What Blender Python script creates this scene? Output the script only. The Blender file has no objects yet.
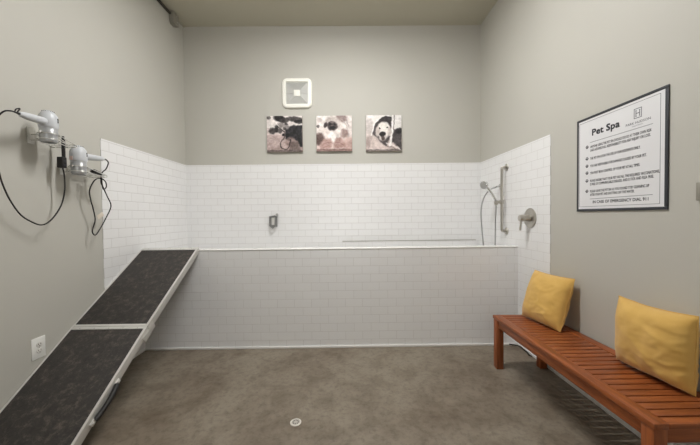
import bpy, bmesh, math, random
from mathutils import Vector, Matrix, noise
random.seed(7)
C = bpy.context.scene.collection
W, D, H = 3.594, 0.811, 3.564          # room: X 0..W, tub front at Y=0, back wall at Y=D, floor Z=0
YF = -5.6                               # wall behind the camera
YT = -0.458                             # where the side-wall tiling ends
ZT = 1.904                              # top of the tiling
RIM = 0.958
PI = math.pi

# ------------------------------------------------------------------ materials
def s2l(c):
    return tuple(((v/255)/12.92 if v/255 <= .04045 else ((v/255+.055)/1.055)**2.4) for v in c)

class N:
    """tiny node-tree helper"""
    def __init__(s, name):
        s.m = bpy.data.materials.new(name); s.m.use_nodes = True
        s.t = s.m.node_tree; s.b = s.t.nodes['Principled BSDF']
    def n(s, typ, **kw):
        x = s.t.nodes.new(typ)
        for k, v in kw.items():
            if k in x.inputs: x.inputs[k].default_value = v
            else: setattr(x, k, v)
        return x
    def l(s, a, b): s.t.links.new(a, b)

def mat(name, rgb, rough=.5, metal=0., spec=.5, var=0., vscale=20., bump=0., bscale=200.):
    k = N(name); c = s2l(rgb)
    k.b.inputs['Base Color'].default_value = (*c, 1)
    k.b.inputs['Roughness'].default_value = rough
    k.b.inputs['Metallic'].default_value = metal
    k.b.inputs['Specular IOR Level'].default_value = spec
    g = k.n('ShaderNodeNewGeometry')
    if var:
        nz = k.n('ShaderNodeTexNoise', Scale=vscale, Detail=4.)
        k.l(g.outputs['Position'], nz.inputs['Vector'])
        mx = k.n('ShaderNodeMix', data_type='RGBA')
        mx.inputs['A'].default_value = (*[v*(1-var) for v in c], 1)
        mx.inputs['B'].default_value = (*[min(1, v*(1+var)) for v in c], 1)
        k.l(nz.outputs['Fac'], mx.inputs['Factor']); k.l(mx.outputs['Result'], k.b.inputs['Base Color'])
    if bump:
        nb = k.n('ShaderNodeTexNoise', Scale=bscale, Detail=3.)
        k.l(g.outputs['Position'], nb.inputs['Vector'])
        bp = k.n('ShaderNodeBump', Strength=bump, Distance=.002)
        k.l(nb.outputs['Fac'], bp.inputs['Height']); k.l(bp.outputs['Normal'], k.b.inputs['Normal'])
    return k.m

def tile_mat(name, axis, off=0.):
    """white subway tiles, running bond, in world metres; axis = the horizontal axis of the wall"""
    k = N(name)
    g = k.n('ShaderNodeNewGeometry'); sp = k.n('ShaderNodeSeparateXYZ'); cb = k.n('ShaderNodeCombineXYZ')
    k.l(g.outputs['Position'], sp.inputs[0])
    ad = k.n('ShaderNodeMath', operation='ADD'); ad.inputs[1].default_value = 10*.163+off
    k.l(sp.outputs[axis], ad.inputs[0]); k.l(ad.outputs[0], cb.inputs['X']); k.l(sp.outputs['Z'], cb.inputs['Y'])
    br = k.n('ShaderNodeTexBrick', Scale=1.)
    br.offset = .5; br.squash = 1
    br.inputs['Color1'].default_value = (*s2l((236, 236, 236)), 1)
    br.inputs['Color2'].default_value = (*s2l((234, 234, 234)), 1)
    br.inputs['Mortar'].default_value = (*s2l((211, 209, 207)), 1)
    br.inputs['Mortar Size'].default_value = .0014
    br.inputs['Mortar Smooth'].default_value = .25
    br.inputs['Bias'].default_value = 0.
    br.inputs['Brick Width'].default_value = .163
    br.inputs['Row Height'].default_value = .0787
    k.l(cb.outputs[0], br.inputs['Vector'])
    k.l(br.outputs['Color'], k.b.inputs['Base Color'])
    iv = k.n('ShaderNodeMath', operation='SUBTRACT'); iv.inputs[0].default_value = 1
    k.l(br.outputs['Fac'], iv.inputs[1])
    nz = k.n('ShaderNodeTexNoise', Scale=9., Detail=1.); k.l(g.outputs['Position'], nz.inputs['Vector'])
    ma = k.n('ShaderNodeMath', operation='MULTIPLY_ADD'); ma.inputs[1].default_value = .2
    k.l(nz.outputs['Fac'], ma.inputs[0]); k.l(iv.outputs[0], ma.inputs[2])
    bp = k.n('ShaderNodeBump', Strength=.65, Distance=.003)
    k.l(ma.outputs[0], bp.inputs['Height']); k.l(bp.outputs['Normal'], k.b.inputs['Normal'])
    k.b.inputs['Roughness'].default_value = .22
    return k.m

def floor_mat():
    k = N('stained_concrete'); g = k.n('ShaderNodeNewGeometry')
    n1 = k.n('ShaderNodeTexNoise', Scale=1.3, Detail=6., Roughness=.6, Distortion=.5)
    n2 = k.n('ShaderNodeTexNoise', Scale=5., Detail=8., Roughness=.65, Distortion=.4)
    n3 = k.n('ShaderNodeTexNoise', Scale=26., Detail=8., Roughness=.75)
    for x in (n1, n2, n3): k.l(g.outputs['Position'], x.inputs['Vector'])
    r1 = k.n('ShaderNodeValToRGB'); e = r1.color_ramp.elements
    e[0].position = .40; e[0].color = (*s2l((108, 95, 80)), 1)
    e[1].position = .60; e[1].color = (*s2l((140, 131, 116)), 1)
    k.l(n1.outputs['Fac'], r1.inputs['Fac'])
    r2 = k.n('ShaderNodeValToRGB'); e = r2.color_ramp.elements
    e[0].position = .36; e[0].color = (*s2l((100, 86, 71)), 1)
    e[1].position = .58; e[1].color = (*s2l((140, 130, 115)), 1)
    k.l(n2.outputs['Fac'], r2.inputs['Fac'])
    m = k.n('ShaderNodeMix', data_type='RGBA'); m.inputs['Factor'].default_value = .5
    k.l(r1.outputs['Color'], m.inputs['A']); k.l(r2.outputs['Color'], m.inputs['B'])
    r3 = k.n('ShaderNodeValToRGB'); e = r3.color_ramp.elements
    e[0].position = .36; e[0].color = (.42, .40, .37, 1); e[1].position = .52; e[1].color = (1, 1, 1, 1)
    k.l(n3.outputs['Fac'], r3.inputs['Fac'])
    m2 = k.n('ShaderNodeMix', data_type='RGBA', blend_type='MULTIPLY'); m2.inputs['Factor'].default_value = .5
    k.l(m.outputs['Result'], m2.inputs['A']); k.l(r3.outputs['Color'], m2.inputs['B'])
    k.l(m2.outputs['Result'], k.b.inputs['Base Color'])
    k.b.inputs['Roughness'].default_value = .55
    bp = k.n('ShaderNodeBump', Strength=.15, Distance=.003)
    k.l(n2.outputs['Fac'], bp.inputs['Height']); k.l(bp.outputs['Normal'], k.b.inputs['Normal'])
    return k.m

def deck_mat():
    k = N('nonslip_ramp_surface'); g = k.n('ShaderNodeNewGeometry')
    n1 = k.n('ShaderNodeTexNoise', Scale=24., Detail=10., Roughness=.8, Distortion=.3)
    k.l(g.outputs['Position'], n1.inputs['Vector'])
    r = k.n('ShaderNodeValToRGB'); e = r.color_ramp.elements
    e[0].position = .34; e[0].color = (*s2l((43, 41, 39)), 1)
    e[1].position = .72; e[1].color = (*s2l((104, 95, 85)), 1)
    x = r.color_ramp.elements.new(.52); x.color = (*s2l((57, 53, 50)), 1)
    k.l(n1.outputs['Fac'], r.inputs['Fac']); k.l(r.outputs['Color'], k.b.inputs['Base Color'])
    k.b.inputs['Roughness'].default_value = .75
    n2 = k.n('ShaderNodeTexNoise', Scale=170., Detail=3.); k.l(g.outputs['Position'], n2.inputs['Vector'])
    bp = k.n('ShaderNodeBump', Strength=.5, Distance=.003)
    k.l(n2.outputs['Fac'], bp.inputs['Height']); k.l(bp.outputs['Normal'], k.b.inputs['Normal'])
    return k.m

def wood_mat(name, along, a=(164, 91, 46), b=(118, 61, 28)):
    k = N(name); g = k.n('ShaderNodeNewGeometry')
    mp = k.n('ShaderNodeMapping'); sc = [38., 38., 38.]; sc[along] = 2.2
    mp.inputs['Scale'].default_value = sc
    k.l(g.outputs['Position'], mp.inputs['Vector'])
    n1 = k.n('ShaderNodeTexNoise', Scale=1.4, Detail=6., Roughness=.62, Distortion=.3)
    k.l(mp.outputs[0], n1.inputs['Vector'])
    r = k.n('ShaderNodeValToRGB'); e = r.color_ramp.elements
    e[0].position = .33; e[0].color = (*s2l(b), 1); e[1].position = .66; e[1].color = (*s2l(a), 1)
    k.l(n1.outputs['Fac'], r.inputs['Fac'])
    oi = k.n('ShaderNodeNewGeometry')
    hv = k.n('ShaderNodeHueSaturation'); mr = k.n('ShaderNodeMapRange')
    mr.inputs['To Min'].default_value = .84; mr.inputs['To Max'].default_value = 1.14
    k.l(oi.outputs['Random Per Island'], mr.inputs['Value']); k.l(mr.outputs[0], hv.inputs['Value'])
    k.l(r.outputs['Color'], hv.inputs['Color']); k.l(hv.outputs['Color'], k.b.inputs['Base Color'])
    k.b.inputs['Roughness'].default_value = .42
    bp = k.n('ShaderNodeBump', Strength=.12, Distance=.002)
    k.l(n1.outputs['Fac'], bp.inputs['Height']); k.l(bp.outputs['Normal'], k.b.inputs['Normal'])
    return k.m

def fabric_mat():
    k = N('mustard_cotton'); g = k.n('ShaderNodeTexCoord')
    n1 = k.n('ShaderNodeTexNoise', Scale=16., Detail=4.); k.l(g.outputs['Object'], n1.inputs['Vector'])
    r = k.n('ShaderNodeValToRGB'); e = r.color_ramp.elements
    e[0].position = .3; e[0].color = (*s2l((211, 168, 86)), 1); e[1].position = .7; e[1].color = (*s2l((219, 178, 97)), 1)
    k.l(n1.outputs['Fac'], r.inputs['Fac']); k.l(r.outputs['Color'], k.b.inputs['Base Color'])
    k.b.inputs['Roughness'].default_value = .85
    k.b.inputs['Sheen Weight'].default_value = .25
    w = k.n('ShaderNodeTexNoise', Scale=420., Detail=2.); k.l(g.outputs['Object'], w.inputs['Vector'])
    bp = k.n('ShaderNodeBump', Strength=.2, Distance=.001)
    k.l(w.outputs['Fac'], bp.inputs['Height']); k.l(bp.outputs['Normal'], k.b.inputs['Normal'])
    return k.m

def attr_mat():
    k = N('printed_canvas'); a = k.n('ShaderNodeAttribute'); a.attribute_name = 'ink'
    k.l(a.outputs['Color'], k.b.inputs['Base Color']); k.b.inputs['Roughness'].default_value = .7
    g = k.n('ShaderNodeNewGeometry')
    w = k.n('ShaderNodeTexNoise', Scale=600., Detail=1.); k.l(g.outputs['Position'], w.inputs['Vector'])
    bp = k.n('ShaderNodeBump', Strength=.15, Distance=.001)
    k.l(w.outputs['Fac'], bp.inputs['Height']); k.l(bp.outputs['Normal'], k.b.inputs['Normal'])
    return k.m

def emit_mat(name, rgb, s):
    k = N(name)
    k.b.inputs['Base Color'].default_value = (.9, .9, .9, 1)
    k.b.inputs['Emission Color'].default_value = (*rgb, 1); k.b.inputs['Emission Strength'].default_value = s
    return k.m

PAINT = mat('greige_wall_paint', (191, 189, 181), .6, spec=.3, var=.02, vscale=3., bump=.08, bscale=260.)
CEIL = mat('ceiling_paint', (190, 186, 170), .75, spec=.2, var=.02, vscale=2., bump=.1, bscale=200.)
TX, TY = tile_mat('subway_tile_back', 'X', .03), tile_mat('subway_tile_side', 'Y', .05)
CAP = mat('white_tile_cap', (238, 237, 235), .25)
WHITE = mat('white_plastic', (236, 236, 232), .4, var=.01)
FANW = mat('cream_white_plastic', (244, 243, 234), .4, var=.01)
FANG = mat('fan_grille_plastic', (206, 206, 202), .5, var=.02)
TRIMW = mat('white_trim_paint', (226, 224, 218), .45, var=.03, vscale=12.)
FLOOR = floor_mat(); DECK = deck_mat()
ALU = mat('brushed_aluminium', (222, 221, 217), .4, .45, var=.06, vscale=40.)
ALUS = mat('aluminium_side_rail', (196, 194, 189), .45, .4, var=.06, vscale=30.)
CHROME = mat('polished_chrome', (226, 226, 226), .2, 1., var=.03)
NICKEL = mat('brushed_nickel', (186, 182, 174), .3, 1., var=.05, vscale=60.)
DNICKEL = mat('dark_nickel', (178, 177, 174), .4, .5, var=.05, vscale=60.)
STEEL = mat('hose_steel', (176, 176, 176), .4, .8, bump=.6, bscale=500.)
BLACK = mat('black_plastic', (28, 27, 27), .45, var=.1)
BLACKR = mat('black_cord_rubber', (30, 27, 25), .6, var=.1)
DARKF = mat('charcoal_frame', (52, 54, 59), .45, var=.04)
SIGNW = mat('sign_white', (226, 226, 228), .4, var=.01)
INK = mat('sign_ink', (46, 48, 54), .6, var=.05)
INKL = mat('sign_ink_grey', (112, 114, 120), .6, var=.05)
DRY = mat('dryer_grey_plastic', (204, 207, 211), .35, var=.02)
DRYS = mat('dryer_silver_band', (186, 188, 190), .3, .4, var=.03)
WIRE = mat('holder_wire', (214, 213, 208), .3, .6, var=.03)
TAGC = mat('cord_tag_paper', (214, 204, 190), .6, var=.05)
PINK = mat('pink_sticker', (232, 208, 202), .6, var=.05)
GALV = mat('dull_galvanised_steel', (150, 147, 136), .6, .1, var=.1, vscale=30.)
BRK = mat('satin_grey_metal', (140, 140, 139), .35, .4, var=.05, vscale=30.)
DARKP = mat('dark_rail_paint', (72, 68, 60), .5, .3, var=.1)
WOODY = wood_mat('teak_lengthwise', 1); WOODX = wood_mat('teak_crosswise', 0); WOODZ = wood_mat('teak_upright', 2)
YEL = fabric_mat(); PRINT = attr_mat()
CANV = mat('canvas_edge', (150, 140, 130), .75, var=.15, vscale=25.)
DRAINW = mat('drain_rim', (222, 218, 210), .4, var=.05); DRAIND = mat('drain_grate', (186, 182, 174), .45, .2, var=.05)
RUB = mat('black_rubber_foot', (34, 33, 33), .8, var=.1)
LAMP = emit_mat('lit_diffuser', (1., .988, .975), 305.)
FILL = emit_mat('added_fill_glow', (1., .99, .98), 1.9)  # glow for the added door panes behind the camera, fill light only

# ------------------------------------------------------------------ mesh builder
class MB:
    def __init__(s): s.bm = bmesh.new()
    def box(s, a, b, bev=0., M=None, seg=2):
        t = bmesh.new(); bmesh.ops.create_cube(t, size=1)
        c = [(a[i]+b[i])/2 for i in range(3)]; d = [abs(b[i]-a[i]) for i in range(3)]
        for v in t.verts: v.co = Vector([v.co[i]*d[i]+c[i] for i in range(3)])
        if bev: bmesh.ops.bevel(t, geom=list(t.edges), offset=min(bev, min(d)*.45), segments=seg, affect='EDGES', profile=.5)
        return s._add(t, M)
    def _add(s, t, M=None):
        if M is not None: t.transform(M)
        me = bpy.data.meshes.new('tmp'); t.to_mesh(me); t.free(); s.bm.from_mesh(me); bpy.data.meshes.remove(me)
        return s
    def tube(s, pts, r, seg=10, closed=False, smooth=0, cap=True):
        pts = [Vector(p) for p in pts]
        if smooth: pts = catmull(pts, smooth, closed)
        n = len(pts); rr = r if callable(r) else (lambda i, n: r)
        t = bmesh.new(); rings = []; up = None
        for i, p in enumerate(pts):
            if closed: tg = pts[(i+1) % n]-pts[i-1]
            else: tg = pts[min(i+1, n-1)]-pts[max(i-1, 0)]
            tg.normalize()
            if up is None:
                up = Vector((0, 0, 1)) if abs(tg.z) < .9 else Vector((1, 0, 0))
            up = (up-tg*up.dot(tg)).normalized(); sd = tg.cross(up)
            rad = rr(i, n)
            rings.append([t.verts.new(p+(up*math.cos(2*PI*k/seg)+sd*math.sin(2*PI*k/seg))*rad) for k in range(seg)])
        for i in range(n if closed else n-1):
            a, b = rings[i], rings[(i+1) % n]
            for k in range(seg): t.faces.new((a[k], a[(k+1) % seg], b[(k+1) % seg], b[k]))
        if not closed and cap:
            t.faces.new(rings[0][::-1]); t.faces.new(rings[-1])
        bmesh.ops.recalc_face_normals(t, faces=t.faces)
        return s._add(t)
    def lathe(s, prof, M=None, seg=28):
        """prof: (radius, height) pairs about local z"""
        t = bmesh.new(); rings = []
        for r, h in prof:
            if r < 1e-6: rings.append([t.verts.new((0, 0, h))])
            else: rings.append([t.verts.new((r*math.cos(2*PI*k/seg), r*math.sin(2*PI*k/seg), h)) for k in range(seg)])
        for a, b in zip(rings, rings[1:]):
            for k in range(seg):
                q = (k+1) % seg
                if len(a) == 1 and len(b) == 1: continue
                if len(a) == 1: t.faces.new((a[0], b[k], b[q]))
                elif len(b) == 1: t.faces.new((a[k], a[q], b[0]))
                else: t.faces.new((a[k], a[q], b[q], b[k]))
        if len(rings[0]) > 1: t.faces.new(rings[0][::-1])
        if len(rings[-1]) > 1: t.faces.new(rings[-1])
        bmesh.ops.recalc_face_normals(t, faces=t.faces)
        return s._add(t, M)
    def prism(s, poly, M, depth):
        """poly in local xy, extruded along +z by depth"""
        t = bmesh.new()
        a = [t.verts.new((x, y, 0)) for x, y in poly]; b = [t.verts.new((x, y, depth)) for x, y in poly]
        n = len(poly); t.faces.new(a[::-1]); t.faces.new(b)
        for i in range(n): t.faces.new((a[i], a[(i+1) % n], b[(i+1) % n], b[i]))
        bmesh.ops.recalc_face_normals(t, faces=t.faces)
        return s._add(t, M)
    def build(s, name, m, parent=None, smooth=True):
        me = bpy.data.meshes.new(name); o = bpy.data.objects.new(name, me); C.objects.link(o)
        org = worg(parent)
        if org.length: bmesh.ops.translate(s.bm, verts=s.bm.verts, vec=-org)
        s.bm.to_mesh(me); s.bm.free()
        if smooth:
            for p in me.polygons: p.use_smooth = True
            try: me.set_sharp_from_angle(angle=math.radians(38))
            except Exception: pass
        me.materials.append(m)
        if parent: o.parent = parent
        return o

def worg(o):
    v = Vector((0, 0, 0))
    while o is not None: v = v+o.location; o = o.parent
    return v

def catmull(P, k, closed=False):
    out = []; n = len(P)
    for i in range(n if closed else n-1):
        p0 = P[(i-1) % n] if closed else P[max(i-1, 0)]
        p1, p2 = P[i], P[(i+1) % n]
        p3 = P[(i+2) % n] if closed else P[min(i+2, n-1)]
        for j in range(k):
            t = j/k
            out.append(.5*((2*p1)+(p2-p0)*t+(2*p0-5*p1+4*p2-p3)*t*t+(3*p1-p0-3*p2+p3)*t**3))
    if not closed: out.append(P[-1].copy())
    return out

def frame(o, x, y):
    x = Vector(x).normalized(); y = Vector(y).normalized(); z = x.cross(y)
    return Matrix(((x.x, y.x, z.x, o[0]), (x.y, y.y, z.y, o[1]), (x.z, y.z, z.z, o[2]), (0, 0, 0, 1)))

def axis(o, z):
    return Matrix.Translation(o) @ Vector((0, 0, 1)).rotation_difference(Vector(z)).to_matrix().to_4x4()

def tag(o, label, cat, group=None):
    o['label'] = label; o['category'] = cat
    if group: o['group'] = group
    return o
def thing(name, loc, label, cat, group=None):
    o = bpy.data.objects.new(name, None); C.objects.link(o); o.location = loc; o.empty_display_size = .1
    return tag(o, label, cat, group)
def struct(o): o['kind'] = 'structure'; return o

# ------------------------------------------------------------------ the room
th = .12
struct(MB().box((-th, YF-th, -th), (W+th, D+th, 0)).build('floor', FLOOR, smooth=False))
struct(MB().box((-th, YF-th, H), (W+th, D+th, H+th)).build('ceiling', CEIL, smooth=False))
wl = struct(MB().box((-th, YF-th, 0), (0, D+th, H)).build('wall_left', PAINT, smooth=False))
wr = struct(MB().box((W, YF-th, 0), (W+th, D+th, H)).build('wall_right', PAINT, smooth=False))
wb = struct(MB().box((0, D, 0), (W, D+th, H)).build('wall_back', PAINT, smooth=False))
struct(MB().box((0, YF-th, 0), (W, YF, H)).build('wall_front', PAINT, smooth=False))
TT = .005
MB().box((0, YT, 0), (TT, D, ZT), .002).build('tile_panel', TY, wl, smooth=False)
MB().box((W-TT, YT, 0), (W, D, ZT), .002).build('tile_panel', TY, wr, smooth=False)
MB().box((TT, D-TT, 0), (W-TT, D, ZT), .002).build('tile_panel', TX, wb, smooth=False)
struct(MB().box((0, YF, 0), (.012, YT-.001, .10), .003).build('baseboard_left', TRIMW))
struct(MB().box((W-.012, YF, 0), (W, YT-.001, .10), .003).build('baseboard_right', TRIMW))
struct(MB().box((TT, YT, 0), (TT+.006, -.010, .022), .002).build('trim_1', CAP))
struct(MB().box((W-TT-.006, YT, 0), (W-TT, -.010, .022), .002).build('trim_2', CAP))

# ------------------------------------------------------------------ built-in dog bath
bath = thing('dog_bath', (W/2, .4, 0), 'long built-in raised dog bath with white subway-tiled front between the side walls', 'bath')
x0, x1 = TT, W-TT
MB().box((x0, 0, 0), (x1, .11, RIM-.012), .001).build('front_panel', TX, bath, smooth=False)
MB().box((x0, -.003, RIM-.012), (x1, .118, RIM), .004).build('rim_cap', CAP, bath)
MB().box((x0, .11, .42), (x1, D-TT-.0005, .47)).build('basin_floor', CAP, bath, smooth=False)
lb = MB(); lb.box((1.89, D-TT-.03, .47), (3.52, D-TT-.0005, .955), .003); lb.build('back_ledge', TX, bath, smooth=False)
MB().box((1.89, D-TT-.032, .955), (3.52, D-TT-.0005, .962), .002).build('ledge_seal', mat('grey_caulk', (166, 163, 156), .6, var=.05), bath)
MB().box((x0, -.010, 0), (x1, -.0005, .022), .003).build('base_trim', CAP, bath)

# ------------------------------------------------------------------ folding dog ramp
ramp = thing('dog_ramp', (.27, -1.3, 0), 'black folding dog ramp with silver edges leaning up to the bath rim', 'ramp')
RX0, RX1 = .0062, .535
T, Hg, Bt = (-.006, .985), (-.756, .507), (-1.474, .012)
def panel(a, b, nm, handle):
    ln = math.hypot(b[0]-a[0], b[1]-a[1]); dy, dz = (b[0]-a[0])/ln, (b[1]-a[1])/ln
    M = frame((0, a[0], a[1]), (1, 0, 0), (0, dy, dz))           # local x across, y down the slope, z normal
    if M.to_3x3().col[2].z < 0:
        M = frame((RX0+RX1, a[0], a[1]), (-1, 0, 0), (0, dy, dz))
    flip = M.to_3x3().col[0].x < 0
    def bx(mb, xa, xb, ya, yb, za, zb, bev=.002):
        if flip: xa, xb = RX0+RX1-xb, RX0+RX1-xa
        mb.box((xa, ya, za), (xb, yb, zb), bev, M)
    dk = MB(); bx(dk, RX0+.008, RX1-.011, .004, ln-.004, -.026, -.006); dk = dk.build(nm, DECK, ramp)
    for xa, xb in ((RX0, RX0+.008), (RX1-.014, RX1)):
        rl = MB(); bx(rl, xa, xb, 0, ln, -.006, 0, .002)
        s0 = xa if xa < .2 else xb-.011
        r = rl.build('edge_strip', ALU, ramp)
        sr = MB(); bx(sr, s0, s0+.011, .002, ln-.002, -.056, -.006, .002); sr.build('side_rail', ALUS, ramp)
    def bar(ya, yb):
        m = MB(); bx(m, RX0+.011, RX1-.014, ya, yb, -.008, -.001, .002); return m.build('cross_bar', ALU, ramp)
    return M, ln, bx, bar
M1, l1, bx1, bar1 = panel(T, Hg, 'upper_deck', False)
bar1(0, .034); bar1(l1-.021, l1-.001)
M2, l2, bx2, bar2 = panel(Hg, Bt, 'lower_deck', True)
bar2(.001, .021); bar2(l2-.03, l2)
for k in range(5):
    for M, l in ((M1, l1), (M2, l2)):
        for yy in ((.016,) if M is M1 else (.013,)):
            rv = MB(); rv.lathe([(.004, 0), (.003, .0025), (0, .003)], M @ Matrix.Translation((RX0+.06+.1*k, yy, -.001)), 8)
            rv.build('rivet', ALUS, ramp)
for xa in (RX0+.012, RX1-.024):
    hp = MB(); bx1(hp, xa if xa < .2 else RX1+.0005, xa+.004 if xa < .2 else RX1+.005, l1-.055, l1+.005, -.075, -.012, .003)
    bx2(hp, xa if xa < .2 else RX1+.0005, xa+.004 if xa < .2 else RX1+.005, -.002, .085, -.078, -.028, .003)
    hp.build('hinge', ALUS, ramp)
def P2(y, z, dx): 
    v = M2 @ Vector((0, y, z)); return (RX1+dx, v.y, v.z)
ha, hb = .355, .61
hd = MB(); hd.tube([P2(ha+.03, -.034, .010), P2(ha+.06, -.038, .015), P2((ha+hb)/2, -.040, .019), P2(hb-.06, -.038, .015), P2(hb-.03, -.034, .010)],
    .0145, 12, smooth=5)
hd = hd.build('handle', BLACK, ramp); hd['label'] = 'black carrying handle'
for y in (ha, hb):
    m = MB(); sgn = 1 if y == ha else -1
    bx2(m, RX1+.0005, RX1+.012, min(y, y+sgn*.04), max(y, y+sgn*.04), -.048, -.022, .004)
    m.lathe([(.007, 0), (.007, .004), (.004, .006), (0, .006)], axis(P2(y+sgn*.016, -.034, .012), (1, 0, 0)), 10)
    m.build('handle_mount', ALU, hd)
for xa in (RX0+.006, RX1-.036):
    f = MB(); bx2(f, xa, xa+.03, l2-.05, l2-.004, -.07, -.056, .004)
# ------------------------------------------------------------------ wall outlet
ol = thing('wall_outlet', (.0, -.976, .458), 'white duplex power outlet low on the left wall above the ramp', 'outlet')
MB().box((0, -1.021, .391), (.006, -.936, .524), .004).build('cover_plate', WHITE, ol)
for zc in (.478, .439):
    rc = MB(); rc.lathe([(.017, 0), (.017, .0025), (.016, .003), (0, .003)], axis((.0055, -.976, zc), (1, 0, 0)), 20)
    rc = rc.build('receptacle', mat('outlet_face', (226, 224, 218), .4, var=.02), ol)
    sl = MB()
    for y in (-.007, .007): sl.box((.008, -.976+y-.0012, zc-.001), (.0092, -.976+y+.0012, zc+.008))
    sl.lathe([(.0026, 0), (.0026, .001)], axis((.0082, -.976, zc-.008), (1, 0, 0)), 8)
    sl.build('slots', BLACK, rc)
sc = MB(); sc.lathe([(.003, 0), (.002, .0015), (0, .0015)], axis((.006, -.976, .4585), (1, 0, 0)), 8); sc.build('screw', ALUS, ol)

# ------------------------------------------------------------------ hair dryers on wire holders
def dryer(cx, cy, zt, zb, hend, hz, label, sticker, cordpts, cordlabel=None):
    d = thing('hair_dryer', (cx, cy, zb), label, 'hair dryer', 'wall-mounted hair dryers')
    h = zt-zb; r = .0475
    b = MB(); b.lathe([(0, h), (.014, h-.0015), (.026, h-.008), (.035, h-.020), (.0435, h-.034), (r, h-.058), (r, h*.50), (.045, h*.46), (.043, h*.44)], axis((cx, cy, zb), (0, 0, 1)), 32)
    b = b.build('body', DRY, d)
    nz = MB(); nz.lathe([(.043, h*.44), (.043, h*.35), (.0445, h*.34), (.0445, h*.27), (.0425, h*.26), (.0415, .012), (.036, 0), (.030, .0), (.030, .03), (0, .03)], axis((cx, cy, zb), (0, 0, 1)), 32)
    nz.build('nozzle', DRYS, d)
    vt = MB()
    for k in range(16):
        a = 2*PI*k/16
        vt.box((-.0013, -.006, 0), (.0013, .006, .002), 0, axis((cx+.024*math.cos(a), cy+.024*math.sin(a), zt-.0085), (math.cos(a)*.45, math.sin(a)*.45, 1)) @ Matrix.Rotation(a+PI/2, 4, 'Z'))
    vt.build('intake_slots', BLACK, b)
    dv = Vector((hend[0]-cx, hend[1]-cy, 0)).normalized()
    s0 = Vector((cx, cy, hz))+dv*.030; e = Vector((hend[0], hend[1], hend[2]))
    hn = MB(); hn.tube([s0, s0.lerp(e, .25), s0.lerp(e, .5), s0.lerp(e, .75), s0.lerp(e, .93), e],
        lambda i, n: [.0235, .0225, .0215, .0195, .0150, .009][min(i, 5)], 16)
    hn = hn.build('handle', DRY, d)
    sw = MB(); pv = s0.lerp(e, .45)
    sw.box((-.006, -.016, 0), (.006, .016, .004), .002, Matrix.Translation((cx+.0425, cy+.018, zb+h*.68)) @ Matrix.Rotation(PI/2, 4, 'Y') @ Matrix.Rotation(PI/2, 4, 'Z'))
    so = MB(); so.box((cx+.040, cy+.011, zb+h*.62), (cx+.0475, cy+.018, zb+h*.76), .002); so.build('switch', BLACK, d)
    st = MB(); st.tube([e-dv*.002, e+dv*.008, e+dv*.022], lambda i, n: [.0068, .006, .0045][i], 10); st.build('strain_relief', BLACK, hn)
    if sticker:
        k = MB(); a0 = math.radians(-122)
        for j in range(4):
            a = a0+math.radians(9)*j; aa = a+math.radians(9)
            k.box((.0472, -.0038, -.012), (.0482, .0038, .016), 0, Matrix.Translation((cx, cy, zb+h*.52)) @ Matrix.Rotation((a+aa)/2, 4, 'Z'))
        k = k.build('sticker', PINK, b); k['label'] = 'pink sticker'
    c = MB(); c.tube([e+dv*.02]+[Vector(p) for p in cordpts], .0042, 8, smooth=6)
    c = c.build('cord', BLACKR, d); c['label'] = 'black cord'
    return d, c, hn

LP = (.115, -.985); RP = (.115, -.783)
cord1 = [(.160, -1.232, 1.846), (.14, -1.248, 1.838), (.12, -1.262, 1.8), (.1, -1.266, 1.737), (.08, -1.244, 1.636), (.07, -1.218, 1.523),
         (.06, -1.193, 1.456), (.06, -1.161, 1.375), (.06, -1.112, 1.297), (.06, -1.058, 1.255), (.07, -.999, 1.23), (.08, -.945, 1.266),
         (.085, -.886, 1.356), (.088, -.862, 1.456), (.088, -.862, 1.556), (.087, -.870, 1.602)]
d1, c1, h1 = dryer(*LP, 1.936, 1.738, (.165, -1.196, 1.843), 1.858, 'grey-white hair dryer in the upper wall holder, handle pointing left', False, cord1)
kn = MB(); kn.tube([(.165, -1.21, 1.843), (.172, -1.202, 1.862), (.165, -1.193, 1.873), (.158, -1.204, 1.866), (.163, -1.216, 1.846)], .0032, 8, smooth=5); kn.build('cord_tie', BLACKR, c1)
pg = MB(); pg.box((.066, -.890, 1.600), (.106, -.858, 1.672), .005); pg.box((.078, -.868, 1.672), (.094, -.852, 1.79), .004)
pg.tube([(.085, -.860, 1.79), (.085, -.859, 1.81)], .007, 10)
pg = pg.build('plug', BLACK, c1); pg['label'] = 'black safety plug'
bt = MB()
for k in range(2): bt.box((.1055, -.882, 1.612+.026*k), (.108, -.866, 1.624+.026*k), .002)
bt.build('plug_button', DARKF, pg)

cord2 = [(.13, -.545, 1.691), (.12, -.556, 1.643), (.11, -.582, 1.609), (.11, -.594, 1.54), (.1, -.564, 1.506), (.09, -.516, 1.441),
         (.08, -.467, 1.365), (.07, -.507, 1.27), (.07, -.566, 1.187), (.065, -.604, 1.143), (.06, -.624, 1.174), (.06, -.596, 1.255),
         (.065, -.618, 1.345), (.07, -.642, 1.403), (.08, -.660, 1.474), (.095, -.632, 1.548), (.105, -.590, 1.568), (.118, -.562, 1.545),
         (.118, -.556, 1.506), (.112, -.575, 1.488), (.120, -.596, 1.52), (.128, -.612, 1.572), (.13, -.628, 1.598)]
d2, c2, h2 = dryer(*RP, 1.768, 1.568, (.13, -.588, 1.712), 1.700, 'grey-white hair dryer with pink sticker in the lower wall holder, handle pointing right', True, cord2)
tg = MB(); tg.box((-.001, -.031, -.017), (.001, .031, .017), .0005, Matrix.Translation((.062, -.55, 1.288)) @ Matrix.Rotation(.55, 4, 'X')); tg = tg.build('tag', TAGC, c2); tg['label'] = 'pale paper tag'
pl = MB(); pl.box((-.014, -.035, -.012), (.014, .035, .012), .004, Matrix.Translation((.125, -.655, 1.603)) @ Matrix.Rotation(-.25, 4, 'X'))
pl = pl.build('plug', BLACK, c2)
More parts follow.
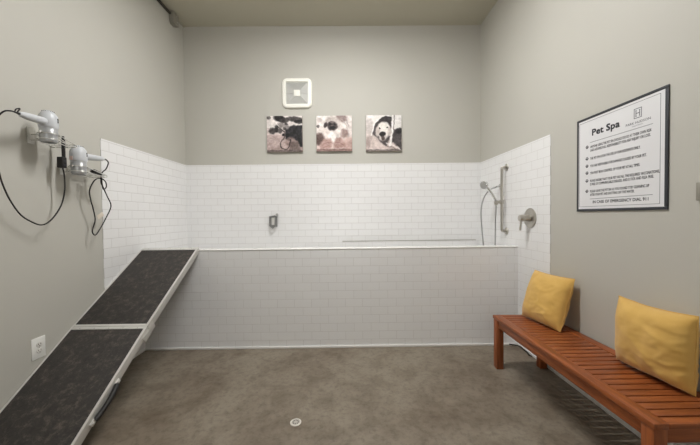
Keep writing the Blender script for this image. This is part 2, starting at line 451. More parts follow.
pr = MB()
for x in (.119, .131): pr.box((x-.001, -.709, 1.616), (x+.001, -.69, 1.622))
pr.build('prong', DRYS, pl)

def holder(cx, cy, z, yend, label):
    h = thing('dryer_holder', (0, cy, z), label, 'dryer holder', 'hair dryer holders')
    MB().box((0, cy-.022, z-.055), (.007, cy+.022, z+.045), .003).build('wall_plate', WIRE, h)
    r = .0510
    for dz in (0, -.034):
        m = MB(); m.tube([(cx+r*math.cos(2*PI*k/28), cy+r*math.sin(2*PI*k/28), z+dz) for k in range(28)], .0028, 8, closed=True)
        m.tube([(.005, cy, z+dz), (cx-r, cy, z+dz)], .0032, 8)
        m.build('ring', WIRE, h)
    kb = MB(); kb.lathe([(0, .012), (.006, .010), (.008, .004), (.006, 0), (0, 0)], axis((cx+.012, cy-r-.006, z), (0, -1, .1)), 12); kb.build('knob', CHROME, h)
    for k in range(4):
        x = .035+.042*k; rack = MB()
        ys = cy+(r*math.sin(math.acos(max(-1, min(1, (x-cx)/r)))) if abs(x-cx) < r else 0)
        rack.tube([(x, ys, z-.002), (x, (ys+yend)/2, z-.020), (x, yend-.01, z-.034), (x, yend, z-.042), (x, yend-.01, z-.050), (x, (ys+yend)/2, z-.044), (x, ys, z-.036)], .0028, 8, smooth=5)
        rack.build('rack_wire', WIRE, h)
    ty = MB(); ty.tube([(.006, yend-.012, z-.034), (.165, yend-.012, z-.034)], .0028, 8); ty.tube([(.006, yend-.012, z-.050), (.165, yend-.012, z-.050)], .0028, 8)
    ty.build('rack_bar', WIRE, h)
    return h
holder(*LP, 1.788, -.845, 'wire hair dryer holder on left wall, nearer the left picture edge')
holder(*RP, 1.622, -.60, 'wire hair dryer holder on left wall, lower one beside the white tiles')

# ------------------------------------------------------------------ ceiling rail
rail = thing('ceiling_rail', (.03, .5, 3.5), 'dark metal rail along the left wall just below the ceiling', 'rail')
rl = MB(); rl.box((.010, -2.4, 3.522), (.028, .56, 3.540), .003); rl.box((.0005, -2.4, 3.526), (.0105, .56, 3.536), .001); rl.build('track', DARKP, rail)
eb = MB(); eb.prism([(-.055, -.02), (-.03, -.09), (.03, -.09), (.055, -.03), (.055, .045), (-.055, .045)], frame((.002, .575, 3.519), (0, 1, 0), (0, 0, 1)), .006)
eb.box((.008, .52, 3.435), (.055, .62, 3.556), .004)
eb = eb.build('end_bracket', GALV, rail)
for px, py, pz, dv in ((.06, .578, 3.465, (1, 0, 0)), (.06, .578, 3.535, (1, 0, 0)), (.034, .545, 3.47, (0, -1, 0))):
    bo = MB(); bo.lathe([(.007, 0), (.007, .004), (.004, .006), (0, .006)], axis((px, py, pz), dv), 8); bo.build('bolt', ALUS, eb)

# ------------------------------------------------------------------ exhaust fan on the back wall
fx, fz = 1.3625, 2.755
fan = thing('exhaust_fan', (fx, D, fz), 'square white exhaust fan cover with grey grille on the back wall', 'exhaust fan')
def rsq(hw, n=7, r=.05, bow=.0):
    out = []
    for i, (sx, sy) in enumerate(((1, 1), (-1, 1), (-1, -1), (1, -1))):
        for k in range(n):
            a = i*PI/2+k/(n-1)*PI/2
            out.append((sx*(hw-r)+r*math.cos(a), sy*(hw-r)+r*math.sin(a)))
    return [(x+(bow*(1-(y/hw)**2) if abs(x) > hw*.9 else 0)*(1 if x > 0 else -1), y+(bow*(1-(x/hw)**2) if abs(y) > hw*.9 else 0)*(1 if y > 0 else -1)) for x, y in out]
FM = frame((fx, D, fz), (1, 0, 0), (0, 0, 1))      # local z = -Y (towards the room)
fr = MB(); t = bmesh.new()
loops = [[(x*k, y*k, z) for x, y in rsq(hw, r=rr, bow=.006 if hw > .15 else 0)] for hw, rr, z, k in ((.176, .055, .0, 1), (.178, .055, .014, 1), (.170, .052, .030, 1), (.154, .036, .036, 1), (.134, .014, .034, 1), (.131, .010, .018, 1))]
vs = [[t.verts.new(p) for p in lp] for lp in loops]
for a, b in zip(vs, vs[1:]):
    for k in range(len(a)): t.faces.new((a[k], a[(k+1) % len(a)], b[(k+1) % len(a)], b[k]))
bmesh.ops.recalc_face_normals(t, faces=t.faces); fr._add(t, FM); fr.build('cover_frame', FANW, fan)
gr = MB(); q = .131
for i in range(4):                                   # four sloping louvre triangles meeting at the centre plate
    R4 = Matrix.Rotation(i*PI/2, 4, 'Z')
    for k in range(7):
        a = .044+(q-.044)*k/7; b = .044+(q-.044)*(k+.72)/7
        t = bmesh.new(); pts = [(-a+.003, a, .026), (a-.003, a, .026), (b-.003, b, .021), (-b+.003, b, .021)]
        vv = [t.verts.new(p) for p in pts]; t.faces.new(vv)
        ex = bmesh.ops.extrude_face_region(t, geom=t.faces[:])
        bmesh.ops.translate(t, verts=[v for v in ex['geom'] if isinstance(v, bmesh.types.BMVert)], vec=(0, 0, -.004))
        bmesh.ops.recalc_face_normals(t, faces=t.faces); gr._add(t, FM @ R4)
gr.box((-q, -q, .006), (q, q, .016), 0, FM); gr.build('grille', FANG, fan, smooth=False)
for i in range(4):
    R4 = Matrix.Rotation(i*PI/2+PI/4, 4, 'Z'); MB().box((.05, -.0022, .016), (q*1.38, .0022, .027), .001, FM @ R4).build('grille_rib', FANG, fan)
for a in (-1, 1): MB().box((min(a*q, a*.04), -.002, .016), (max(a*q, a*.04), .002, .027), 0, FM).build('grille_rib', FANG, fan)
MB().box((-.038, -.038, .012), (.038, .038, .032), .006, FM).build('centre_plate', FANW, fan)

# ------------------------------------------------------------------ three canvas dog prints
def ell(cx, cy, rx, ry, rot=0, soft=.42):
    c, s = math.cos(rot), math.sin(rot)
    def f(x, y):
        dx, dy = x-cx, y-cy; u, v = (dx*c+dy*s)/rx, (-dx*s+dy*c)/ry
        d = math.sqrt(u*u+v*v); return max(0., min(1., (1+soft/2-d)/soft))
    return f
def poly(pts, soft=.015):
    def f(x, y):
        ins = False; dm = 9
        for i in range(len(pts)):
            x1, y1 = pts[i]; x2, y2 = pts[(i+1) % len(pts)]
            if (y1 > y) != (y2 > y) and x < (x2-x1)*(y-y1)/(y2-y1)+x1: ins = not ins
            ll = (x2-x1)**2+(y2-y1)**2 or 1e-9
            tt = max(0, min(1, ((x-x1)*(x2-x1)+(y-y1)*(y2-y1))/ll))
            dm = min(dm, math.hypot(x-x1-tt*(x2-x1), y-y1-tt*(y2-y1)))
        return max(0., min(1., .5+(dm if ins else -dm)/(2*soft)))
    return f
def stroke(pts, w, soft=.012):
    P = [Vector((a, b, 0)) for a, b in pts]; P = catmull(P, 6)
    def f(x, y):
        dm = 9; q = Vector((x, y, 0))
        for a, b in zip(P, P[1:]):
            ab = b-a; tt = max(0, min(1, (q-a).dot(ab)/(ab.dot(ab) or 1e-9))); dm = min(dm, (q-a-ab*tt).length)
        return max(0., min(1., .5+(w/2-dm)/(2*soft)))
    return f
def canvas(xa, xb, zb, zt, base, layers, seed, amp, label, bottom=None):
    xa, xb, zb, zt = [1.955+(v-1.955)*.992 for v in (xa, xb)]+[1.263+(v-1.263)*.992 for v in (zb, zt)]
    o = thing('canvas_print', ((xa+xb)/2, D, (zb+zt)/2), label, 'picture', 'dog pictures on the back wall')
    y1 = D-.030
    MB().box((xa, y1+.001, zb), (xb, D-.0005, zt), .003).build('stretched_canvas', CANV, o)
    n = 110; me = bpy.data.meshes.new('photo_print'); vs = []; cols = []
    for j in range(n+1):
        for i in range(n+1):
            u, v = i/n, j/n                                   # v = 0 at the top
            c = Vector(base(u, v))
            wu = u+.016*noise.noise((u*6, v*6, seed))+.016*noise.noise((u*15, v*15, seed)); wv = v+.016*noise.noise((u*6, v*6, seed+9))+.016*noise.noise((u*15, v*15, seed+9))
            for f, col, al in layers:
                a = f(wu, wv)*al
                if a > 0: c = c.lerp(Vector(col), a)
            nz = noise.noise((u*7+seed, v*7, seed))*amp*1.5+noise.noise((u*16+seed, v*16, seed))*amp*1.5+noise.noise((u*34+seed, v*34, seed*2))*amp*1.1
            gy = (c.x+c.y+c.z)/3; c = c.lerp(Vector((gy, gy, gy)), .25); c = Vector([138+(q_-150)*1.25 for q_ in c])
            c = Vector([max(4, min(250, k+nz)) for k in c]); cols.append((*s2l(c), 1))
            vs.append((xa+.002+(xb-xa-.004)*u-o.location.x, y1-o.location.y, zt-.002-(zt-zb-.004)*v-o.location.z))
    fs = [(j*(n+1)+i, (j+1)*(n+1)+i, (j+1)*(n+1)+i+1, j*(n+1)+i+1) for j in range(n) for i in range(n)]
    me.from_pydata(vs, [], fs); me.update()
    at = me.color_attributes.new('ink', 'FLOAT_COLOR', 'POINT')
    for k, c in enumerate(cols): at.data[k].color = c
    p = bpy.data.objects.new('photo_print', me); C.objects.link(p); p.parent = o; me.materials.append(PRINT)
    return o
def ramp2(a, b, k=1.):
    return lambda u, v: [a[i]+(b[i]-a[i])*min(1, v*k) for i in range(3)]
BK, DG, MG, PKL, PK, WT = (40, 36, 36), (82, 77, 76), (130, 122, 120), (205, 190, 186), (180, 158, 152), (232, 228, 224)
# dog on a lead in the park
base = lambda u, v: (222, 214, 210) if v < .33 else ([204, 190, 186] if v < .52 else [196-30*(v-.5), 176-34*(v-.5), 172-36*(v-.5)])
canvas(.985, 1.420, 2.054, 2.492, base, [
    (ell(.36, .07, .17, .09, .2), BK, .9), (ell(.50, .12, .14, .07, -.2), DG, .85), (ell(.80, .10, .24, .08, .1), DG, .9), (ell(.92, .17, .14, .06), BK, .7),
    (ell(.06, .05, .06, .05), DG, .7), (ell(.27, .36, .06, .1), BK, .75), (ell(.16, .42, .10, .09), DG, .9), (ell(.36, .42, .09, .06), DG, .8),
    (poly([(.3, .22), (.42, .18), (.5, .24), (.62, .3), (.55, .4), (.36, .36)]), MG, .7),
    (poly([(.52, .33), (.72, .27), (1.0, .28), (1.0, .86), (.93, .86), (.86, .70), (.70, .66), (.60, .70), (.52, .62)], .02), (60, 58, 61), 1.),
    (ell(.66, .72, .14, .14), (160, 138, 132), .7), (poly([(.66, .7), (.88, .7), (.95, .97), (.62, .97)], .03), (118, 104, 99), .75),
    (ell(.52, .30, .10, .085, .2), (156, 148, 146), .95), (ell(.44, .36, .05, .035, .3), (196, 188, 184), .9), (ell(.50, .36, .045, .05), DG, .8),
    (poly([(.52, .16), (.60, .24), (.50, .25)], .012), DG, .9), (ell(.575, .54, .05, .05), BK, .95), (ell(.46, .52, .035, .035), BK, .9),
    (stroke([(.30, .30), (.40, .37), (.50, .48), (.48, .6), (.38, .76), (.42, .90), (.56, .93), (.64, .78), (.66, .66)], .02), (58, 52, 52), .9),
    (poly([(0, .95), (1, .95), (1, 1), (0, 1)]), (108, 98, 94), .8)], 3.1, 16, 'leftmost of three dog pictures, dark dog on a lead, below the fan')
# small dark-faced dog held in two hands
canvas(1.586, 2.022, 2.056, 2.490, ramp2((232, 227, 222), (210, 190, 184)), [
    (ell(.72, .06, .17, .13, .3), (150, 128, 124), .85), (ell(.95, .3, .1, .35), (218, 206, 202), .7), (ell(.09, .12, .07, .07), PKL, .8), (ell(.05, .3, .04, .05), DG, .7),
    (ell(.08, .66, .15, .17), (112, 90, 86), .9), (ell(.78, .50, .13, .13), (158, 132, 126), .8), (ell(.92, .80, .16, .2), (190, 156, 148), .8), (stroke([(.70, .10), (.86, .3), (.9, .6)], .03), (190, 176, 172), .8), (stroke([(.80, .05), (.93, .3)], .02), (170, 154, 150), .8),
    (ell(.5, .45, .19, .34, 0, .3), (222, 212, 206), 1.), (ell(.45, .20, .22, .17), (196, 184, 178), .95), (ell(.26, .26, .05, .08, .3), (92, 80, 78), .95), (ell(.62, .24, .05, .1), (200, 190, 184), .9),
    (ell(.45, .29, .145, .135, 0, .3), (92, 81, 80), 1.), (ell(.45, .19, .09, .03), (120, 108, 106), .8), (stroke([(.37, .20), (.42, .23)], .012), (50, 44, 44), .8), (stroke([(.53, .20), (.48, .23)], .012), (50, 44, 44), .8), (ell(.45, .34, .08, .05), BK, .9), (ell(.39, .25, .022, .022), (20, 18, 18), 1.), (ell(.52, .25, .022, .022), (20, 18, 18), 1.), (ell(.45, .28, .03, .02), (120, 108, 106), .9),
    (ell(.44, .60, .11, .16), (234, 226, 222), .9),
    (poly([(.06, .86), (.20, .66), (.38, .64), (.46, .78), (.40, .92), (.10, .96)], .03), (192, 158, 150), .95),
    (poly([(.48, .78), (.56, .62), (.70, .62), (.84, .80), (.78, .92), (.5, .92)], .03), (182, 148, 140), .95),
    (stroke([(.16, .82), (.28, .76), (.4, .76)], .014), (150, 116, 110), .7), (stroke([(.54, .76), (.66, .76), (.76, .84)], .014), (146, 110, 104), .7), (stroke([(.2, .9), (.32, .85), (.42, .86)], .014), (150, 116, 110), .7),
    (poly([(0, .94), (1, .94), (1, 1), (0, 1)]), (136, 104, 98), .8)], 8.4, 13, 'middle of three dog pictures, small dark-faced dog held in hands')
# pale dog leaning out of a car window
canvas(2.190, 2.628, 2.054, 2.492, ramp2((226, 222, 218), (196, 178, 172)), [
    (ell(.10, .30, .10, .2), (196, 186, 182), .7), (ell(.12, .75, .14, .2), (176, 158, 152), .8),
    (poly([(.16, .50), (.28, .20), (.5, .02), (.74, .0), (.70, .6), (.56, .86), (.34, .80)], .02), (96, 88, 88), .95),
    (poly([(.36, .14), (.5, .03), (.72, .03), (.70, .3), (.36, .34)], .02), (74, 68, 69), .9),
    (poly([(.80, .0), (1, 0), (1, .40), (.80, .40)], .015), (224, 220, 217), 1.), (poly([(.78, .40), (1, .40), (1, .98), (.72, .74)], .02), (88, 82, 83), .95), (ell(.92, .44, .1, .08), (60, 56, 57), .9),
    (stroke([(.15, .56), (.25, .24), (.48, .03), (.76, .02)], .03), (236, 233, 230), .95), (stroke([(.20, .50), (.30, .24), (.48, .08)], .012), DG, .8),
    (stroke([(.76, .0), (.74, .36), (.68, .84)], .055), (230, 227, 224), 1.), (stroke([(.80, .0), (.78, .36), (.72, .78)], .012), DG, .8),
    (ell(.50, .42, .19, .24, 0, .2), (226, 219, 213), 1.), (ell(.33, .46, .06, .14, .15), (204, 192, 185), .95), (ell(.66, .46, .05, .13, -.1), (198, 186, 180), .95),
    (ell(.47, .62, .11, .10), (206, 196, 190), .9), (ell(.47, .535, .085, .075), (62, 54, 54), 1.), (ell(.48, .65, .055, .06), (92, 74, 72), .9), (ell(.39, .36, .024, .02), (60, 52, 52), 1.), (ell(.585, .35, .024, .02), (60, 52, 52), 1.),
    (poly([(.06, .99), (.20, .56), (.30, .62), (.46, .80), (.70, .99)], .02), (208, 192, 186), .92), (stroke([(.58, .78), (.78, .86), (1.0, .99)], .03), (228, 222, 218), .9), (stroke([(.55, .84), (.76, .92), (.92, 1.0)], .014), DG, .8),
    (poly([(0, .955), (1, .955), (1, 1), (0, 1)]), (112, 104, 101), .8)], 5.7, 12, 'rightmost of three dog pictures, pale dog looking out of a car window')

# ------------------------------------------------------------------ metal bracket on the back tiles
tb = thing('tether_bracket', (1.05, D, 1.21), 'small grey metal bracket alone on the white back wall tiles', 'bracket')
yb = D-TT
MB().box((1.012, yb-.012, 1.145), (1.100, yb-.0005, 1.272), .004).build('back_plate', BRK, tb)
ub = MB(); ub.tube([(1.085, yb-.05, 1.275), (1.020, yb-.05, 1.268), (1.020, yb-.05, 1.160), (1.052, yb-.05, 1.132), (1.086, yb-.05, 1.160), (1.088, yb-.05, 1.275)], .0115, 10)
for z in (1.265, 1.160): 
    ub.tube([(1.022, yb-.05, z), (1.022, yb-.005, z)], .008, 8); ub.tube([(1.086, yb-.05, z), (1.086, yb-.005, z)], .008, 8)
ub.build('loop', BRK, tb)
MB().box((1.036, yb-.045, 1.165), (1.082, yb-.014, 1.258), .006).build('block', ALU, tb)
kb = MB(); kb.lathe([(0, .075), (.012, .073), (.016, .065), (.016, .05), (.009, .046), (.009, 0)], axis((1.104, yb-.01, 1.284), (.12, -1, .1)), 16); kb.build('knob', DNICKEL, tb)

# ------------------------------------------------------------------ slide bar, hand shower, hose outlet, valve
xw = W-TT
sb = thing('slide_bar', (xw, .2, 1.09), 'vertical metal slide bar on the right tiled wall', 'slide bar')
bx_ = 3.538
b = MB(); b.tube([(xw-.01, .2, 1.745), (bx_+.012, .2, 1.745), (bx_+.003, .2, 1.741), (bx_, .2, 1.728), (bx_, .2, 1.4), (bx_, .2, 1.112), (bx_+.003, .2, 1.099), (bx_+.012, .2, 1.095), (xw-.01, .2, 1.095)], .0145, 14); b.build('bar', NICKEL, sb)
for z in (1.745, 1.095):
    f = MB(); f.lathe([(.036, 0), (.036, .006), (.031, .012), (.018, .014), (0, .014)], axis((xw-.0005, .2, z), (-1, 0, 0)), 24); f.build('wall_flange', NICKEL, sb)
sl = MB(); sl.lathe([(.021, -.022), (.023, -.018), (.023, .018), (.021, .022)], axis((bx_, .2, 1.392), (0, 0, 1)), 20)
sl.tube([(bx_, .2, 1.392), (3.500, .2, 1.392), (3.485, .2, 1.392)], .012, 12)
sl.lathe([(.017, -.02), (.019, -.016), (.019, .016), (.017, .02)], axis((3.478, .2, 1.385), (-.3, 0, 1)), 16)
sl = sl.build('slider', NICKEL, sb)
hs = thing('hand_shower', (3.478, .2, 1.36), 'chrome hand shower on its hose, held by the slide bar', 'hand shower')
hd_ = MB(); hd_.tube([(3.480, .2, 1.358), (3.476, .205, 1.40), (3.466, .225, 1.45), (3.446, .248, 1.50), (3.420, .270, 1.545), (3.404, .282, 1.566)], lambda i, n: .0105+.004*math.sin(PI*i/(n-1)), 12, smooth=4); hd_.build('grip', CHROME, hs)
hv = MB(); dirn = Vector((-.75, -.35, -.40)).normalized(); HM = axis((3.398, .286, 1.575), dirn)
hv.lathe([(0, -.036), (.018, -.034), (.032, -.024), (.042, -.004), (.045, .006), (.045, .014), (.041, .018), (.034, .018)], HM, 24); hv = hv.build('shower_head', CHROME, hs)
fc = MB(); fc.lathe([(.035, .0165), (.035, .019), (0, .0195)], HM, 24)
for k in range(12):
    a = 2*PI*k/12; fc.lathe([(.002, .019), (.0016, .022), (0, .022)], HM @ Matrix.Translation((.021*math.cos(a), .021*math.sin(a), 0)), 6)
fc.build('spray_face', DNICKEL, hv)
ho = MB(); ho.tube([(3.480, .2, 1.362), (3.483, .22, 1.26), (3.495, .25, 1.103), (3.507, .28, .933), (3.51, .31, .80), (3.48, .34, .74), (3.445, .36, .80), (3.427, .37, .926), (3.423, .4, 1.097), (3.413, .4, 1.294), (3.426, .38, 1.423), (3.466, .35, 1.512), (3.510, .335, 1.545), (3.545, .33, 1.553)], .0068, 10, smooth=8); ho.build('hose', STEEL, hs)
so = thing('hose_outlet', (xw, .33, 1.56), 'small round chrome hose outlet on the tiled wall beside the hand shower', 'hose outlet')
e = MB(); e.tube([(xw-.005, .33, 1.562), (3.552, .33, 1.562), (3.541, .33, 1.552)], .0095, 12); e.build('elbow', CHROME, so)
e = MB(); e.lathe([(.028, 0), (.028, .005), (.022, .011), (0, .012)], axis((xw-.0005, .33, 1.562), (-1, 0, 0)), 24); e.build('wall_flange', CHROME, so)
vy, vz = -.196, 1.229
va = thing('shower_valve', (xw, vy, vz), 'round brushed metal shower valve with lever on the right tiled wall', 'shower valve')
e = MB(); e.lathe([(.089, 0), (.089, .004), (.083, .009), (.05, .012), (0, .013)], axis((xw-.0005, vy, vz), (-1, 0, 0)), 40); e.build('escutcheon', NICKEL, va)
e = MB(); e.lathe([(.032, 0), (.030, .03), (.027, .034), (.027, .050), (.030, .052), (.030, .080), (.026, .086), (0, .087)], axis((xw-.012, vy, vz), (-1, 0, 0)), 28); e.build('valve_hub', NICKEL, va)
e = MB(); e.tube([(xw-.082, vy, vz-.02), (xw-.086, vy, vz-.06), (xw-.092, vy, vz-.105)], lambda i, n: [.010, .0085, .0095][i], 12); e.lathe([(0, 0), (.0095, .001), (.0095, .004), (0, .005)], axis((xw-.092, vy, vz-.106), (0, 0, -1)), 10); e.build('lever', NICKEL, va)

# ------------------------------------------------------------------ wall sign
sg = thing('wall_sign', (W, -1.038, 1.602), 'framed white rules sign headed Pet Spa on the right wall', 'sign')
SO = Vector((W, -.741, 1.279)); SW, SH = .606, .635
def SM(s, t, off): return frame((W-off, SO.y-s, SO.z+t), (0, -1, 0), (0, 0, 1))
SB = SM(0, 0, 0)
fb = .016
for a, b_ in (((0, 0), (SW, fb)), ((0, SH-fb), (SW, SH)), ((0, fb), (fb, SH-fb)), ((SW-fb, fb), (SW, SH-fb))):
    MB().box((a[0], a[1], .0005), (b_[0], b_[1], .008), .0015, SB).build('frame_bar', DARKF, sg)
pan = MB().box((fb-.002, fb-.002, .0005), (SW-fb+.002, SH-fb+.002, .006), 0, SB).build('panel', SIGNW, sg, smooth=False)
ZP = .0062
SF = SB; SB = SM(-.008, .001, 0)
def rule(s0, t0, s1, t1): return (s0, t0, ZP-.0004), (s1, t1, ZP+.0003)
bd = MB(); m, w = .030, .0022
for r in (rule(m, m, SW-m, m+w), rule(m, SH-m-w, SW-m, SH-m), rule(m, m, m+w, SH-m), rule(SW-m-w, m, SW-m, SH-m)): bd.box(*r, 0, SB)
bd.build('border_line', INKL, pan, smooth=False)
for t_, s_ in ((.458, .536), (.080, .538)): MB().box(*rule(.122, t_, s_, t_+.0026), 0, SB).build('rule_line', INKL, pan, smooth=False)
def text(txt, s0, t0, s1, cap, m, name, bold=0.):
    cu = bpy.data.curves.new('txt', 'FONT'); cu.body = txt; cu.size = 1; cu.resolution_u = 2; cu.offset = 0
    ob = bpy.data.objects.new('txt', cu); C.objects.link(ob)
    bpy.context.view_layer.update()
    dg = bpy.context.evaluated_depsgraph_get(); me = bpy.data.meshes.new_from_object(ob.evaluated_get(dg))
    bpy.data.objects.remove(ob); bpy.data.curves.remove(cu)
    xs = [v.co.x for v in me.vertices]; mn, mx = min(xs), max(xs)
    sx = (s1-s0)/(mx-mn); sy = cap/.70
    mb = MB(); base = mb.bm; base.from_mesh(me)
    fs0 = list(base.faces)
    bmesh.ops.transform(base, matrix=Matrix(((sx, 0, 0, s0-mn*sx), (0, sy, 0, t0), (0, 0, 1, ZP), (0, 0, 0, 1))), verts=base.verts)
    if bold:
        for k, (dx, dy) in enumerate(((bold, 0), (0, bold), (bold, bold))):
            t = bmesh.new(); t.from_mesh(me)
            bmesh.ops.transform(t, matrix=Matrix(((sx, 0, 0, s0-mn*sx+dx), (0, sy, 0, t0+dy), (0, 0, 1, ZP+.0001*(k+1)), (0, 0, 0, 1))), verts=t.verts)
            mb._add(t)
    base.transform(SB)
    o = mb.build(name, m, pan, smooth=False); bpy.data.meshes.remove(me); return o
text('Pet Spa', .137, .500, .338, .040, INK, 'title', .004)
text('PARK HUDSON', .380, .487, .524, .013, INKL, 'logo_name', .0006)
text('APARTMENTS', .420, .473, .482, .007, INKL, 'logo_tagline')
lg = MB(); a, b_ = .429, .475
for r in (rule(a, .516, b_, .520), rule(a, .568, b_, .572), rule(a, .516, a+.0035, .572), rule(b_-.0035, .516, b_, .572),
          rule(.439, .526, .4435, .562), rule(.4605, .526, .465, .562), rule(.4435, .542, .4605, .546), rule(.437, .526, .4455, .529), rule(.437, .559, .4455, .562), rule(.4585, .526, .467, .529), rule(.4585, .559, .467, .562)): lg.box(*r, 0, SB)
lg.build('logo_mark', INKL, pan, smooth=False)
rows = [(.425, 'ANYONE USING THE PET SPA SHOULD DO SO AT THEIR OWN RISK', .529), (.401, 'AND ASSUMES FULL RESPONSIBILITY FOR ANY INJURY OR LOSS.', .524),
        (.347, 'THE PET SPA IS FOR THE USE OF OUR RESIDENTS ONLY.', .468), (.297, 'YOU ARE RESPONSIBLE FOR DAMAGES CAUSED BY YOUR PET.', .503),
        (.250, 'YOU MUST BE IN CONTROL OF YOUR PET AT ALL TIMES.', .466), (.198, 'PLEASE ENSURE THAT YOUR PET HAS ALL THE REQUIRED VACCINATIONS,', .572),
        (.175, 'IS FREE OF COMMUNICABLE DISEASES, AND IS TICK AND FLEA FREE.', .543), (.128, 'PLEASE LEAVE THE PET SPA AS YOU FOUND IT BY CLEANING UP', .519),
        (.105, 'AFTER YOUR PET AND SHUTTING OFF THE WATER.', .435)]
for t_, s_, e_ in rows: text(s_, .124, t_-.004, e_, .0155, INK, 'rule_text', .0008)
text('IN CASE OF EMERGENCY DIAL 911', .147, .051, .515, .0175, INK, 'emergency_text', .0012)
for t_ in (.431, .353, .303, .256, .203, .133):                     # paw-print bullets
    p = MB()
    def disc(cx, cy, rx, ry): p.prism([(cx+rx*math.cos(2*PI*k/14), cy+ry*math.sin(2*PI*k/14)) for k in range(14)], SB @ Matrix.Translation((0, 0, ZP-.0004)), .0008)
    disc(.097, t_-.003, .0072, .006)
    for dx, dy in ((-.0095, .002), (-.004, .009), (.004, .009), (.0095, .002)): disc(.097+dx, t_+dy, .0030, .0042)
    p.build('paw_bullet', INK, pan, smooth=False)

# ------------------------------------------------------------------ hook cut by the right edge of the picture
hk = thing('wall_hook', (W, -1.53, 1.36), 'dark metal hook on right wall, cut off by the picture edge', 'hook')
MB().box((W-.012, -1.560, 1.318), (W, -1.474, 1.402), .003).build('base_plate', GALV, hk)
h_ = MB(); h_.tube([(W-.010, -1.535, 1.385), (W-.030, -1.535, 1.38), (W-.042, -1.535, 1.36), (W-.042, -1.535, 1.34), (W-.032, -1.535, 1.33)], .006, 10, smooth=4); h_.build('prong', DARKP, hk)

# ------------------------------------------------------------------ teak bench
BX0, BX1, BY0, BY1, BZ = 3.155, 3.578, -1.709, -.392, .43
be = thing('bench', ((BX0+BX1)/2, (BY0+BY1)/2, 0), 'reddish-brown slatted wooden bench against the right wall', 'bench')
MB().box((BX0, BY0, BZ-.026), (BX0+.062, BY1, BZ), .004).build('seat_rail', WOODY, be)
MB().box((BX1-.062, BY0, BZ-.026), (BX1, BY1, BZ), .004).build('seat_rail', WOODY, be)
n = 28; pit = (BY1-BY0)/n
for k in range(n):
    ya = BY0+pit*k+(.0035 if k else .0005); yb_ = BY0+pit*(k+1)-(.0035 if k < n-1 else .0005)
    MB().box((BX0+.0625, ya, BZ-.022), (BX1-.0625, yb_, BZ-.0015), .0025).build('slat', WOODX, be)
ia = .014
MB().box((BX0+ia, BY0+.065, BZ-.088), (BX0+ia+.024, BY1-.065, BZ-.0265), .003).build('apron', WOODY, be)
MB().box((BX1-ia-.024, BY0+.065, BZ-.088), (BX1-ia, BY1-.065, BZ-.0265), .003).build('apron', WOODY, be)
for ya in (BY0+ia, BY1-ia-.024): MB().box((BX0+.066, ya, BZ-.088), (BX1-.066, ya+.024, BZ-.0265), .003).build('apron', WOODX, be)
for xa in (BX0+.005, BX1-.005-.056):
    for ya in (BY0+.005, BY1-.005-.056):
        MB().box((xa, ya, 0), (xa+.056, ya+.056, BZ-.0265), .004).build('leg', WOODZ, be)

# ------------------------------------------------------------------ two mustard cushions
def cushion(mx, my, a, tl, w, h, half, seed, sag, label):
    d = Vector((math.sin(a), -math.cos(a), 0)); nn = Vector((math.cos(a), math.sin(a), 0))
    up = Vector((0, 0, 1))*math.cos(tl)+nn*math.sin(tl); fn = d.cross(up); 
    if fn.x > 0: fn = -fn                                   # faces into the room
    o = thing('cushion', (mx, my, BZ), label, 'cushion', 'mustard cushions on the bench')
    N_ = 44; bm = bmesh.new(); grid = {}
    for side in (1, -1):
        for j in range(N_+1):
            for i in range(N_+1):
                edge = i in (0, N_) or j in (0, N_)
                if side == -1 and edge: grid[side, i, j] = grid[1, i, j]; continue
                u, v = i/N_*2-1, j/N_*2-1
                pu = u*(1-.025*(1-v*v)**1.0*abs(u)**3); pv = v*(1-.02*(1-u*u)*abs(v)**3)      # sides bow in, corners stay out
                if v > 0: pv -= sag*(1-u*u)**1.2*v*v
                ex = max(0., (1-abs(u)**3))**.55*max(0., (1-abs(v)**3))**.55
                tt = half*ex
                q = noise.noise((u*2.2+seed, v*2.2, side*3.))*.009*ex**.5
                # pulled creases that run in from the corners and along the lower part
                q += .004*ex**.35*math.sin(9*(v+.35*u)+3*noise.noise((u*1.7, v*1.7, seed)))*max(0, .25+u*.6)*(1 if side == 1 else .4)
                cr = 1-abs(noise.noise((u*1.6+v*1.2+seed*2, v*3.4-u*1.1, seed)))*3.2
                q += .008*ex**.4*max(0, cr)*max(0, .35+.5*u-.35*v)
                q += .004*ex**.3*noise.noise((u*5+seed, v*9, seed*1.3))*(.4+.6*max(0, -v))
                P = Vector((mx, my, BZ+.004))+d*(pu*w/2)+up*((pv+1)*h/2)+fn*(side*(tt+q) if not edge else 0)
                if edge: P += fn*.006*noise.noise((u*3+seed, v*3, 1.))
                P.z = max(P.z, BZ+.002); P.x = min(P.x, W-.004)
                grid[side, i, j] = bm.verts.new(P)
    for side in (1, -1):
        for j in range(N_):
            for i in range(N_):
                f = [grid[side, i, j], grid[side, i+1, j], grid[side, i+1, j+1], grid[side, i, j+1]]
                bm.faces.new(f if side == 1 else f[::-1])
    bmesh.ops.recalc_face_normals(bm, faces=bm.faces)
    rim = [grid[1, i, 0].co.copy() for i in range(N_)]+[grid[1, N_, j].co.copy() for j in range(N_)]+[grid[1, i, N_].co.copy() for i in range(N_, 0, -1)]+[grid[1, 0, j].co.copy() for j in range(N_, 0, -1)]
    m = MB(); m.bm.free(); m.bm = bm; cv = m.build('cover', YEL, o)
    for p in cv.data.polygons: p.use_smooth = True
    sm = MB(); sm.tube([r_+Vector((0, 0, .001)) for r_ in rim], .0026, 6, closed=True); sm.build('seam', YEL, cv)
    return o
cushion(3.412, -.603, .15, .31, .370, .385, .080, 2.3, .03, 'mustard yellow cushion at the far end of the bench, beside the tiles')
cushion(3.498, -1.362, .10, .03, .358, .360, .086, 6.1, .06, 'mustard yellow cushion at the near end of the bench, below the sign')

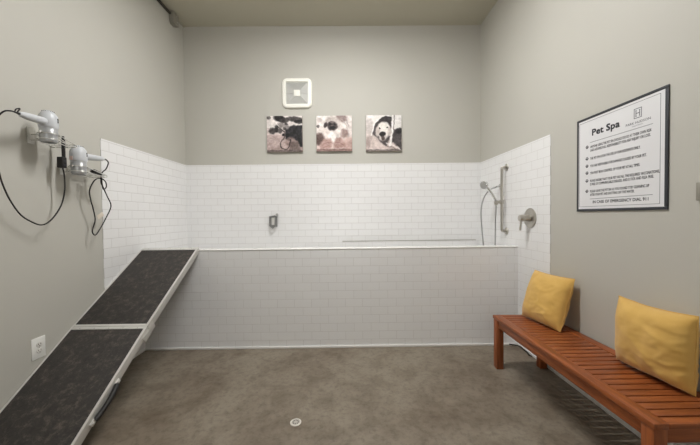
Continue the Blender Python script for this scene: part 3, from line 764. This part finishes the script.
# ------------------------------------------------------------------ floor drain and loose cord
dr = thing('floor_drain', (1.623, -1.045, 0), 'small round metal drain set in the concrete floor', 'drain')
e = MB(); e.lathe([(.034, 0), (.034, .003), (.031, .005), (.026, .005), (.025, .002)], Matrix.Translation((1.623, -1.045, 0)), 28); e.build('rim', DRAINW, dr)
g_ = MB(); g_.lathe([(.0255, 0), (.0255, .003), (0, .0034)], Matrix.Translation((1.623, -1.045, 0)), 24); g_ = g_.build('grate', DRAIND, dr)
ds = MB()
for k in range(8):
    a = 2*PI*k/8; ds.lathe([(.0035, .0032), (.0035, .0042), (0, .0042)], Matrix.Translation((1.623+.016*math.cos(a), -1.045+.016*math.sin(a), 0)), 8)
ds.build('grate_hole', BLACK, g_)
lc = MB(); lc.tube([(3.500, -.012, .014), (3.520, -.03, .016), (3.552, -.045, .016), (3.572, -.075, .016), (3.573, -.135, .014), (3.573, -.19, .009), (3.560, -.22, .006), (3.574, -.245, .006)], .0052, 8, smooth=6)
tag(lc.build('loose_cord', BLACKR), 'short black cord lying on the floor along the wall under the bench', 'cord')

# ------------------------------------------------------------------ ceiling lights (out of frame, above)
def ceiling_light(LX, LY, m, label):
    cl = thing('ceiling_light', (LX, LY, H), label, 'light')
    MB().box((LX-.62, LY-.045, H-.06), (LX+.62, LY+.045, H-.0005), .004).build('housing', WHITE, cl)
    MB().box((LX-.60, LY-.03, H-.066), (LX+.60, LY+.03, H-.0605)).build('diffuser', m, cl, smooth=False)
ceiling_light(1.9, -.85, LAMP, 'long slim white ceiling light above the front of the bath')

# unseen double door behind the camera, added so its glowing panes give fill light
dy = YF+.001
dr1 = struct(MB().box((.75, YF, 0), (.85, YF+.05, 2.35), .004).box((2.75, YF, 0), (2.85, YF+.05, 2.35), .004).box((.85, YF, 2.25), (2.75, YF+.05, 2.35), .004).box((1.76, YF, 0), (1.84, YF+.045, 2.25), .004).build('added_fill_door', TRIMW))
for xa in (.86, 1.85): MB().box((xa, YF+.01, .12), (xa+.89, YF+.022, 2.24), .002).build('fill_glow_pane', FILL, dr1, smooth=False)

wd = bpy.data.worlds.new('World'); bpy.context.scene.world = wd; wd.use_nodes = True
wd.node_tree.nodes['Background'].inputs[0].default_value = (0, 0, 0, 1)

# ------------------------------------------------------------------ camera
yaw, pit_, rol = .0082, -.0207, -.0109
cy, sy, cp, sp = math.cos(yaw), math.sin(yaw), math.cos(pit_), math.sin(pit_)
F = Vector((sy*cp, cy*cp, sp)); R = Vector((cy, -sy, 0)); U = R.cross(F)
c, s = math.cos(rol), math.sin(rol); R, U = R*c+U*s, U*c-R*s
cam = bpy.data.cameras.new('camera'); co = bpy.data.objects.new('camera', cam); C.objects.link(co)
co.matrix_world = Matrix(((R.x, U.x, -F.x, 1.9548), (R.y, U.y, -F.y, -2.8645), (R.z, U.z, -F.z, 1.2626), (0, 0, 0, 1)))
cam.sensor_width = 36; cam.lens = 300/700*36; cam.clip_start = .02
sc_ = bpy.context.scene; sc_.camera = co
sc_.view_settings.view_transform = 'Standard'; sc_.view_settings.look = 'None'
sc_.view_settings.gamma = 1; sc_.view_settings.use_curve_mapping = False
sc_.view_settings.exposure = 0.
sc_.cycles.max_bounces = 12; sc_.cycles.diffuse_bounces = 8
try: sc_.cycles.use_denoising = True
except Exception: pass
